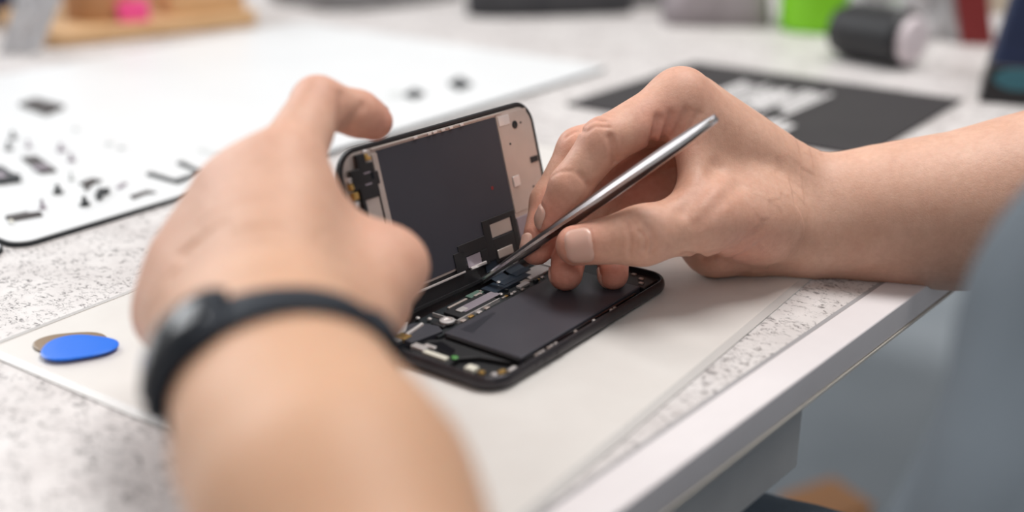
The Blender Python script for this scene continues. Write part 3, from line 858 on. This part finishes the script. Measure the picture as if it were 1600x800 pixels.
Rhand.tints += [(Rhand.trace(1035, 205), .016, .6, 0), (Rhand.trace(1150, 400), .022, .5, 0), (Rhand.trace(1000, 300), .02, .7, 0)]
Lhand.tints += [(Wc, .07, .9, 1), (Fc, .12, 1.0, 1), (L_['tM'][0], .022, .35, 0)]


import time as _t
_t0 = _t.time()
parts = []
for bd, lo, hi in ((Rhand, (0.0, 0.42, TOP - 0.02), (0.40, 0.66, TOP + 0.15)), (Lhand, (-0.16, 0.07, TOP - 0.02), (0.08, 0.50, TOP + 0.17))):
    V, F = surface(bd, lo, hi, RES)
    parts.append((V, F, bd))
print('surface', [len(p[0]) for p in parts], _t.time() - _t0)
# ---- rest of the figure: upper arms, trunk, neck and head, mostly under clothes
NO = np.array([.758, -.652, 0]); EE = np.array([.652, .758, 0]); ZZ = np.array([0, 0, 1.0])
AXB = np.stack([NO, EE, ZZ])
bel = np.array([.229, .275, .735]); che = np.array([.375, .25, 1.03]); hip = np.array([.35, .19, .56])
shL, shR = che - EE * .165 + ZZ * .06, che + EE * .165 + ZZ * .06
elL, elR = ELB, P(1900, 225, .600)
neck0 = che + ZZ * .12 + NO * .01; head = neck0 - NO * .045 + ZZ * .185
trunk = [Ell(bel, (.098, .145, .20), .06, AXB), Ell(che, (.10, .165, .20), .06, AXB), Ell(hip, (.13, .165, .13), .06, AXB), Ell((bel + che) / 2, (.095, .140, .15), .06, AXB)]
legs = []
for s_ in (-1, 1):
    h0 = hip + EE * .085 * s_; k0 = h0 - NO * .43 + EE * .03 * s_; k0[2] = .545; f0 = k0 + NO * .06; f0[2] = .10
    legs.append((h0, k0, f0))
bodyp = trunk + [Cone(shL, elL, .052, .036, .03), Cone(shR, elR, .055, .043, .03), Cone(neck0 - ZZ * .05, head - ZZ * .06, .058, .052, .03)]
hx = nrm(NO + np.array([0, 0, .35]))                     # back of the head: face looks down at the bench
hz = nrm(ZZ - hx * hx[2]); hy_ = np.cross(hz, hx); AXH = np.stack([hx, hy_, hz])
def hp_(f, s_, u): return head - hx * f + hy_ * s_ + hz * u      # forward, side, up in the head's frame
bodyp += [Ell(head + hz * .02, (.098, .075, .105), .02, AXH), Ell(hp_(.035, 0, -.055), (.058, .055, .06), .03, AXH),
          Cone(hp_(.088, 0, .02), hp_(.112, 0, -.022), .008, .013, .012), Cone(hp_(.085, -.016, -.055), hp_(.085, .016, -.055), .008, .008, .008),
          Cone(hp_(.080, -.04, .035), hp_(.080, .04, .035), .010, .010, .02)]
for s_ in (-1, 1):
    bodyp.append(Ell(hp_(-.005, .076 * s_, -.005), (.018, .008, .03), .008, AXH))
for h0, k0, f0 in legs:
    bodyp += [Cone(h0, k0, .080, .055, .04), Cone(k0, f0, .052, .036, .02)]
Trunk = Body(bodyp, [])
for s_ in (-1, 1):
    Trunk.mark([hp_(.092, .030 * s_, .012), hp_(.088, .038 * s_, .012)], .014, .008)
Trunk.mark([hp_(.094, -.022, -.055), hp_(.098, 0, -.055), hp_(.094, .022, -.055)], .003, .003)
V, F = surface(Trunk, (-.25, -.05, .03), (.72, .85, 1.50), .009)
parts.append((V, F, Trunk))

Vs, Fs, tv = [], [], []
off = 0
for V, F, bd in parts:
    Vs.append(V); Fs.append(F + off); off += len(V)
    t = np.zeros((len(V), 4), np.float32); t[:, 3] = 1
    if bd is not None:
        for c, r, a, ch in bd.tints:
            t[:, ch] = np.maximum(t[:, ch], a * np.exp(-((V - c) ** 2).sum(1) / (r * r)))
    tv.append(t)
person = mesh_obj('person', np.concatenate(Vs), np.concatenate(Fs), M['skin'])
ca_ = person.data.color_attributes.new('tint', 'FLOAT_COLOR', 'POINT')
ca_.data.foreach_set('color', np.concatenate(tv).ravel())
tag(person, 'person in a blue-grey shirt repairing the phone, left wrist banded, right hand holding tweezers', 'person')
for nb in NAILS:
    nb.build('fingernail', M['nail'], person, smooth=True)
class Cut:
    """a body grown outwards and trimmed by planes"""
    def __init__(s, prims, grow, planes, amp=0.0, fr=18):
        s.b = Body(prims, []); s.g = grow; s.pl = planes; s.amp = amp; s.fr = fr
    def __call__(s, p, c=None, R=None):
        d = s.b.base(p) - s.g
        if s.amp: d = d + s.amp * (np.sin(p @ np.array([1.1, .5, 1.7]) * s.fr) * np.sin(p @ np.array([-.7, 1.3, .6]) * s.fr * 1.3 + 1.0) + .5 * np.sin(p @ np.array([.3, -.9, 1.4]) * s.fr * 2.3))
        for q, n_ in s.pl:
            d = np.maximum(d, (p - q) @ n_)
        return d
uL, uR = nrm(elL - shL), nrm(elR - shR)
slv = [Cone(shL, elL - uL * .05, .060, .040, .03), Cone(shR, elR - uR * .035, .068, .062, .03)]
shirt = Cut(trunk + slv, .014, [(neck0 + ZZ * .01, ZZ), (np.array([0, 0, .55]), -ZZ)], .004, 22)
V, F = surface(shirt, (-.10, -.12, .53), (.78, .72, 1.30), .007)
so = mesh_obj('shirt', V, F, M['shirt'], person)
tr_ = []
for h0, k0, f0 in legs: tr_ += [Cone(h0, k0, .088, .066, .04), Cone(k0, f0, .062, .052, .02)]
jeans = Cut([Ell(hip, (.14, .172, .125), .05, AXB)] + tr_, .008, [(np.array([0, 0, .10]), -ZZ), (np.array([0, 0, .66]), ZZ)], .004, 16)
V, F = surface(jeans, (-.30, -.10, .07), (.72, .86, .70), .010)
mesh_obj('trousers', V, F, M['jeans'], person)
for h0, k0, f0 in legs:
    sh_ = Cut([Cone(f0 * [1, 1, 0] + ZZ * .05 + NO * .03, f0 * [1, 1, 0] + ZZ * .042 - NO * .15, .045, .040, .02), Cone(f0 + ZZ * .01, f0 * [1, 1, 0] + ZZ * .06, .045, .045, .03)], .0, [(np.array([0, 0, .004]), -ZZ), (np.array([0, 0, .12]), ZZ)])
    V, F = surface(sh_, f0 * [1, 1, 0] - [.25, .25, 0.01], f0 * [1, 1, 0] + [.15, .15, .14], .007)
    mesh_obj('shoe', V, F, M['shoe'], person)
hair = Cut([Ell(head + hz * .028 + hx * .006, (.103, .080, .108), .02, AXH)], .002, [(hp_(.062, 0, .055), nrm(-hx * 1.0 - hz * .55)), (hp_(0, 0, -.03), -hz)], .003, 60)
V, F = surface(hair, head - .16, head + .16, .006)
mesh_obj('hair', V, F, M['hair'], person)
for s_ in (-1, 1):
    o = MB().lathe([(0.0005, -.012), (.008, -.009), (.012, 0), (.008, .009), (.0005, .012)], 16).build('eye', M['white_print'], person, smooth=True)
    o.location = tuple(hp_(.074, .032 * s_, .012))
# stool under the person
stool = empty('stool', (hip[0], hip[1], 0), .5); tag(stool, 'low padded stool the person in the blue-grey shirt sits on', 'stool')
MB().lathe([(.17, 0), (.18, .008), (.18, .035), (.165, .048), (.001, .05)], 40).build('seat', M['black_plastic'], stool, smooth=False).location = (0, 0, .385)
for k in range(4):
    a = math.pi / 4 + k * math.pi / 2
    MB().tube([(.11 * math.cos(a), .11 * math.sin(a), .386), (.17 * math.cos(a), .17 * math.sin(a), 0.0)], .014, 12).build('leg', M['chrome'], stool)
ob = empty('cardboard_box', tuple(tab(1290, 790, -.70)[:2]) + (0,), .5); tag(ob, 'small tan-orange box on the floor seen below the bench edge', 'box')
MB().box((-.05, -.04, 0), (.05, .04, .05)).build('carton', M['orange'], ob, .002)
MB().box((-.052, -.042, .05), (.052, .042, .06)).build('lid', M['orange'], ob, .002)


# ------------------------------------------------------------------ tweezers
ta, tb = P(745, 445, .570), P(1119, 184, .500)
TX = nrm(tb - ta); TL = np.linalg.norm(tb - ta)
TY = nrm(np.cross(TX, -FWD)); TY = TY if TY @ UPV > 0 else -TY     # across, in the picture
TZ = np.cross(TX, TY)
tw = empty('tweezers'); tw.matrix_world = Matrix(((TX[0], TY[0], TZ[0], ta[0]), (TX[1], TY[1], TZ[1], ta[1]), (TX[2], TY[2], TZ[2], ta[2]), (0, 0, 0, 1)))
tag(tw, 'polished steel tweezers held in the right hand, tip on the circuit board', 'tweezers')
def blade(sgn, name):
    b2 = MB(); loops = []
    for i in range(33):
        t = i / 32; x = t * TL
        w = 0.0006 + 0.0036 * min(1, t / 0.55) ** 1.1
        if t > 0.85: w *= 1 - 0.55 * ((t - 0.85) / 0.15) ** 2
        gap = 0.0002 + 0.0013 * math.sin(math.pi * min(t, 1.0)) ** 0.8 * (1 if t < 1 else 0)
        th_ = 0.0011
        y = sgn * gap
        # blades lie one over the other: gap across the picture, width turned towards the viewer
        cs, sn = math.cos(0.5), math.sin(0.5)
        lp = []
        for (q, r) in ((-w, 0), (-w * .7, th_ * sgn), (0, th_ * 1.35 * sgn), (w * .7, th_ * sgn), (w, 0), (0, -0.0001 * sgn)):
            yy, zz = y + r, q
            lp.append((x, yy * cs - zz * sn, yy * sn + zz * cs))
        loops.append(lp if sgn > 0 else lp[::-1])
    b2.loft(loops)
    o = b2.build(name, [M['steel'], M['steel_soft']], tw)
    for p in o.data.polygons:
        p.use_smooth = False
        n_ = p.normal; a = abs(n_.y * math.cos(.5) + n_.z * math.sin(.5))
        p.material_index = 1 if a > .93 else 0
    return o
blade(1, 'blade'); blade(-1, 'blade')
MB().box((TL - 0.012, -0.0012, -0.0022), (TL - 0.001, 0.0012, 0.0022)).build('joint', M['steel'], tw, 0.0005)

# ------------------------------------------------------------------ fitness band on the left wrist
bc_ = Wc + (P(430, 545, .363) - Wc) * 0.15
axw = nrm(nrm(P(440, 545, .372) - P(455, 680, .318)) + UPV * .28)
bx_ = nrm(P(578, 565, .347) - P(250, 645, .342)); bx_ = nrm(bx_ - axw * (bx_ @ axw)); by_ = np.cross(axw, bx_)
if by_ @ UPV < 0: by_ = -by_
def wrist_r(q, o=0.0):
    d = bx_ * math.cos(q) + by_ * math.sin(q); c = bc_ + axw * o; t = 0.06
    for _ in range(60):
        s_ = Lhand.base((c + d * t)[None])[0]; t -= s_ * 0.9
        if abs(s_) < 5e-5: break
    return c, d, t
bandE = empty('fitness_band', tuple(bc_)); tag(bandE, 'black rubber fitness band worn on the left wrist', 'fitness band')
def bpt(q, off_, ax_):
    c, d, t = wrist_r(q, ax_); return c + d * (t + off_) - bc_
st = MB(); loops = []
NQ = 72
for i in range(NQ):
    q = 2 * math.pi * i / NQ
    hw = 0.0080 + 0.0042 * max(0.0, math.cos(q - math.radians(150)))
    loops.append([bpt(q, -.0004, -hw), bpt(q, .0014, -hw), bpt(q, .0021, -hw * .6), bpt(q, .0023, 0), bpt(q, .0021, hw * .6), bpt(q, .0014, hw), bpt(q, -.0004, hw)])
loops.append(loops[0])
st.loft(loops, False, False); st.build('strap', M['band'], bandE, smooth=True)
def pad(q0, q1, hw, h0, name, m, par, nq=14):
    b2 = MB(); lp = []
    for i in range(nq + 1):
        q = q0 + (q1 - q0) * i / nq; e = math.sin(math.pi * min(max(i / nq, 0.03), 0.97)) ** 0.28
        lp.append([bpt(q, 0.0005, -hw * (0.7 + .3 * e)), bpt(q, .0005 + h0 * e * .75, -hw * e), bpt(q, .0005 + h0 * e, -hw * .55), bpt(q, .0005 + h0 * e, hw * .55), bpt(q, .0005 + h0 * e * .75, hw * e), bpt(q, 0.0005, hw * (0.7 + .3 * e))])
    b2.loft(lp); return b2.build(name, m, par, smooth=True)
BQ0, BQ1 = math.radians(100), math.radians(176)
def slab(q0, q1, hw, h0, bulge, lift, name, m, par, nq=16):
    b2 = MB(); lp = []; o0, o1 = bpt(q0, h0, 0), bpt(q1, h0, 0)
    out = nrm(bx_ * math.cos((q0 + q1) / 2) + by_ * math.sin((q0 + q1) / 2))
    for i in range(nq + 1):
        t = i / nq; q = q0 + (q1 - q0) * t; e = min(1.0, (math.sin(math.pi * min(max(t, .004), .996)) * 2.2) ** .5)
        top = o0 + (o1 - o0) * t + out * (bulge * math.sin(math.pi * t) ** .6 + lift * e)
        w = hw * (.62 + .38 * e)
        a = lambda k, f: top + axw * k * w - out * f
        base = bpt(q, -.0003, 0)
        lp.append([base - axw * w * .9, a(-1, .0022), a(-.86, .0005), a(-.4, 0), a(.4, 0), a(.86, .0005), a(1, .0022), base + axw * w * .9])
    b2.loft(lp); return b2.build(name, m, par, smooth=True)
capsule = slab(BQ0, BQ1, 0.0130, 0.0045, 0.0076, 0.0, 'tracker_capsule', M['band'], bandE)
slab(BQ0 + .10, BQ1 - .10, 0.0095, 0.0052, 0.0068, 0.0006, 'tracker_screen', M['band_glass'], capsule)
pad(math.radians(-4), math.radians(20), 0.0095, 0.0042, 'keeper_loop', M['band'], bandE, 8)

# ------------------------------------------------------------------ background things on the bench
# wooden stand at the back left
wa, wb = tab(66, 78), tab(412, 40)
wang = math.atan2(wb[1] - wa[1], wb[0] - wa[0]); wl_ = np.linalg.norm((wb - wa)[:2])
ws = empty('wooden_stand', (wa[0], wa[1], TOP), wang); tag(ws, 'pale wooden tray with rounded corners at the back left of the bench', 'wooden tray')
MB().loft([rrect(0, 0, wl_, 0.20, 0.022, z=0), rrect(0, 0, wl_, 0.20, 0.022, z=0.016)]).build('tray_base', M['wood'], ws, 0.003, 3)
MB().loft([rrect(0.145, 0.03, wl_ - 0.004, 0.19, 0.01, z=0.016), rrect(0.145, 0.03, wl_ - 0.004, 0.19, 0.01, z=0.075)]).build('raised_block', M['wood'], ws, 0.003, 3)
def on_tray(u, v, h=0.016): return tab(u, v, h)
p = on_tray(125, 36)
o = MB().lathe([(0.034, 0), (0.036, 0.004), (0.036, 0.085), (0.034, 0.088), (0.030, 0.088), (0.028, 0.012), (0.001, 0.012)], 40).build('wooden_cup', M['wood2'], None, smooth=False, loc=(p[0] + .01, p[1] + .036, TOP + 0.016))
tag(o, 'round honey-coloured wooden cup standing on the wooden tray', 'cup')
p = on_tray(205, 34)
pn = empty('sticky_notes', (p[0], p[1] + .012, TOP + 0.016), 0.3); tag(pn, 'hot pink pad on the wooden tray beside the wooden cup', 'note pad')
MB().box((-0.016, -0.012, 0), (0.016, 0.012, 0.020)).build('pad_block', M['pink'], pn, 0.001)
MB().box((-0.016, -0.012, 0.0201), (0.016, 0.012, 0.0206)).build('top_sheet', M['pink'], pn)
p = on_tray(232, 10)
o = MB().prism(rrect(-0.028, -0.018, 0.028, 0.018, 0.004), 0, 0.06).build('wooden_block', M['wood_dark'], None, 0.002, loc=(p[0] + .01, p[1] + .03, TOP + 0.016), rz=0.25)
tag(o, 'dark red-brown wooden block behind the pink pad', 'block')

# crumpled film at the far left
def film_sheet(name, c, ux, uy, w, h, amp, m, label, cat, seed, nx=36, ny=36, thick=0.0015, lift=0.0):
    r = np.random.RandomState(seed); ph = r.rand(8, 4) * 6.28
    V, F = [], []
    ux, uy = nrm(ux), nrm(uy); nz = np.cross(ux, uy)
    for side in (0, 1):
        for j in range(ny + 1):
            for i in range(nx + 1):
                s_, t = i / nx - .5, j / ny - .5
                d = sum(math.sin(ph[k][0] + s_ * (4 + 3 * k) * math.cos(ph[k][1]) * 2.2 + t * (4 + 3 * k) * math.sin(ph[k][1]) * 2.2) / (1 + k * .6) for k in range(6)) * amp
                V.append(np.asarray(c) + ux * s_ * w * (1 + .05 * math.sin(5 * t + ph[0][2])) + uy * (t + .5) * h + nz * (d + (thick if side else 0)))
    k = (nx + 1) * (ny + 1)
    for j in range(ny):
        for i in range(nx):
            a = j * (nx + 1) + i
            F.append((a, a + 1, a + nx + 2, a + nx + 1)); F.append((k + a + nx + 1, k + a + nx + 2, k + a + 1, k + a))
    edge = [i for i in range(nx + 1)] + [j * (nx + 1) + nx for j in range(1, ny + 1)] + [ny * (nx + 1) + i for i in range(nx - 1, -1, -1)] + [j * (nx + 1) for j in range(ny - 1, 0, -1)]
    for a, b2 in zip(edge, edge[1:] + edge[:1]): F.append((b2, a, a + k, b2 + k))
    lowest = min(p[2] for p in V)
    V = [p + np.array([0, 0, max(0.0, TOP + lift - lowest)]) for p in V]
    mb = MB().add(V, F); o = mb.build(name, m, None, smooth=True)
    return tag(o, label, cat)
p = tab(30, 84)
film_sheet('plastic_sleeve', (p[0], p[1], TOP), (1, 0.25, 0), (0.42, 0.15, 0.9), 0.040, 0.20, 0.003, M['film'], 'crumpled clear plastic sleeve standing at the far left by the wooden tray', 'plastic sleeve', 3)
p = tab(8, 62)
o = MB().prism(rrect(-0.05, -0.04, 0.05, 0.04, 0.012), 0, 0.12).build('storage_pouch', M['navy'], None, 0.006, loc=(p[0] - .10, p[1] + .14, TOP), rz=0.4)
tag(o, 'dark blue pouch behind the clear plastic sleeve', 'pouch')

# dark soft row along the back of the bench
def lump(name, u, v, w, d, h, m, label, cat, seed, rz=0.6):
    p = tab(u, v); r = np.random.RandomState(seed); b2 = MB(); loops = []
    for j in range(9):
        t = j / 8; e = math.cos(t * math.pi / 2) ** 0.45 if t < 1 else 0.02
        loops.append([(w / 2 * max(e, .03) * (abs(math.cos(q)) ** .6 * np.sign(math.cos(q))) * (1 + .08 * math.sin(3 * q + seed + 2 * t)), d / 2 * max(e, .03) * (abs(math.sin(q)) ** .6 * np.sign(math.sin(q))) * (1 + .08 * math.cos(4 * q + seed)), h * (t ** 0.8) * (1 + .06 * math.sin(2 * q + seed))) for q in [2 * math.pi * k / 32 for k in range(32)]])
    b2.loft(loops)
    o = b2.build(name, m, None, smooth=True, loc=(p[0], p[1] + d * .5, TOP), rz=rz)
    return tag(o, label, cat)
lump('folded_cloth', 585, 12, 0.22, 0.10, 0.06, M['grey_cloth'], 'grey folded cloth along the back of the bench', 'cloth', 1)
lump('tool_pouch', 852, 27, 0.20, 0.10, 0.09, M['dark_cloth'], 'long dark tool pouch at the back centre of the bench', 'pouch', 2, 0.1)
lump('folded_cloth', 1045, 12, 0.11, 0.09, 0.07, M['grey_cloth'], 'grey-brown cloth bundle right of the dark pouch', 'cloth', 5, 0.2)
lump('cable_bundle', 1130, 44, 0.12, 0.10, 0.09, M['mauve_grey'], 'mauve-grey bundle left of the lime green cup', 'bundle', 4, 0.0)
lump('cloth_roll', 446, 8, 0.04, 0.06, 0.07, M['grey_cloth'], 'small grey roll right of the wooden tray', 'roll', 9, 0.6)
# lime green cup
p = tab(1284, 54)
gc = empty('lime_cup', (p[0], p[1] + .034, TOP)); tag(gc, 'lime green plastic cup at the back of the bench', 'cup')
MB().lathe([(0.036, 0), (0.039, 0.003), (0.043, 0.10), (0.0445, 0.103), (0.042, 0.103), (0.037, 0.006), (0.001, 0.006)], 40).build('cup_body', M['lime'], gc, smooth=False)
MB().lathe([(0.0430, 0.092), (0.0455, 0.094), (0.0455, 0.104), (0.0430, 0.104)], 40).build('cup_rim', M['lime'], gc)
# black roll with a pale core lying on its side
p = tab(1392, 108); rr = 0.027
tr = empty('tape_roll', (p[0], p[1] + 0.02, TOP + rr), math.radians(-52)); tag(tr, 'black tape roll with pinkish white face lying in front of the grey plastic bag', 'tape roll')
def sidew(q): return (q[2], q[0], q[1])
MB().lathe([(0.016, -0.056), (0.022, -0.054), (rr, -0.040), (rr, 0.018), (0.025, 0.024), (0.018, 0.024)], 40, fn=sidew).build('black_wrap', M['black_plastic'], tr)
MB().lathe([(0.0215, 0.020), (0.0225, 0.026), (0.020, 0.031), (0.010, 0.033), (0.001, 0.033)], 40, fn=sidew).build('pale_face', M['pinkwhite'], tr)
# milky plastic bag
p = tab(1422, 68)
film_sheet('plastic_bag', (p[0], p[1] + 0.03, TOP), (0.9, -0.45, 0), (-0.15, 0.30, 0.9), 0.125, 0.24, 0.010, M['grey_bag'], 'crumpled milky plastic bag behind the black tape roll', 'plastic bag', 11)
# red strap, beige tag
p = tab(1530, 72)
rs = empty('red_folder', (p[0], p[1] + 0.004, TOP), math.radians(-10)); tag(rs, 'dark red upright folder with beige corner beside the navy bag', 'folder')
MB().box((-0.016, 0, 0), (0.016, 0.012, 0.20), fn=lambda q: (q[0] - q[2] * 0.22, q[1] + q[2] * .15, q[2])).build('cover', M['red'], rs, 0.001)
MB().box((0.010, 0.014, 0.03), (0.050, 0.020, 0.20), fn=lambda q: (q[0] - q[2] * 0.12, q[1] + q[2] * .15, q[2])).build('inner_sheet', M['beige'], rs, 0.001)
# navy bag with teal print
p = tab(1530, 160)
nv = empty('navy_bag', (p[0], p[1], TOP), math.radians(-22)); tag(nv, 'navy blue bag with a teal print at the right edge of the bench back', 'bag')
MB().box((0, 0, 0), (0.17, 0.08, 0.22), fn=lambda q: (q[0] + q[2] * 0.16, q[1] + q[2] * .10, q[2])).build('bag_body', M['navy'], nv, 0.006, 3)
MB().box((-0.001, -0.0012, 0), (0.171, 0.0812, 0.032), fn=lambda q: (q[0] + q[2] * 0.16, q[1] + q[2] * .10, q[2])).build('bag_base', M['black_plastic'], nv, 0.002)
MB().lathe([(0.0145, 0), (0.0145, 0.0008), (0.013, 0.0012)], 30, fn=lambda q: (0.027 + q[0] * 1.3, -0.0012 + 0.020 * .1 - q[2], 0.021 + q[1] * .62)).build('teal_print', M['teal'], nv)

# ------------------------------------------------------------------ camera, light, world
cam = bpy.data.cameras.new('camera'); co = bpy.data.objects.new('camera', cam); C.objects.link(co)
co.location = tuple(CAM); co.rotation_euler = (math.radians(90) - PITCH, 0, 0)
cam.sensor_fit = 'HORIZONTAL'; cam.sensor_width = 36; cam.lens = 36 * FPX / 1600
cam.clip_start = 0.01
cam.dof.use_dof = True; cam.dof.focus_distance = 0.555; cam.dof.aperture_fstop = 36 * FPX / 1600 / 1000 / 0.0158
bpy.context.scene.camera = co


def area(name, loc, target, size, power, col, sy=None):
    L = bpy.data.lights.new(name, 'AREA'); L.energy = power; L.color = col; L.size = size
    if sy: L.shape = 'RECTANGLE'; L.size_y = sy
    o = bpy.data.objects.new(name, L); C.objects.link(o); o.location = loc
    o.rotation_euler = (Vector(target) - Vector(loc)).to_track_quat('-Z', 'Y').to_euler()
    return o


area('window_daylight', (-1.7, 1.9, 2.0), (0, 0.6, 0.75), 1.4, 31, (0.96, 0.98, 1.0), 1.3)
area('ceiling_lamp', (0.45, 0.9, 2.65), (0.1, 0.6, 0.75), 1.3, 35, (1.0, 0.975, 0.95), 0.5)
area('front_fill', (-0.05, -1.1, 2.2), (0, 0.5, 0.75), 1.2, 6.5, (1.0, 0.97, 0.95), 1.0)  # unseen fill light added behind the camera to brighten the hands
w = bpy.data.worlds.new('World'); bpy.context.scene.world = w; w.use_nodes = True
bg = w.node_tree.nodes['Background']; bg.inputs[0].default_value = (1.0, 0.975, 0.955, 1); bg.inputs[1].default_value = 0.30
sc = bpy.context.scene
sc.view_settings.view_transform = 'Standard'; sc.view_settings.look = 'None'
sc.view_settings.exposure = 0.03; sc.view_settings.gamma = 1.0; sc.view_settings.use_curve_mapping = False
sc.cycles.use_denoising = True
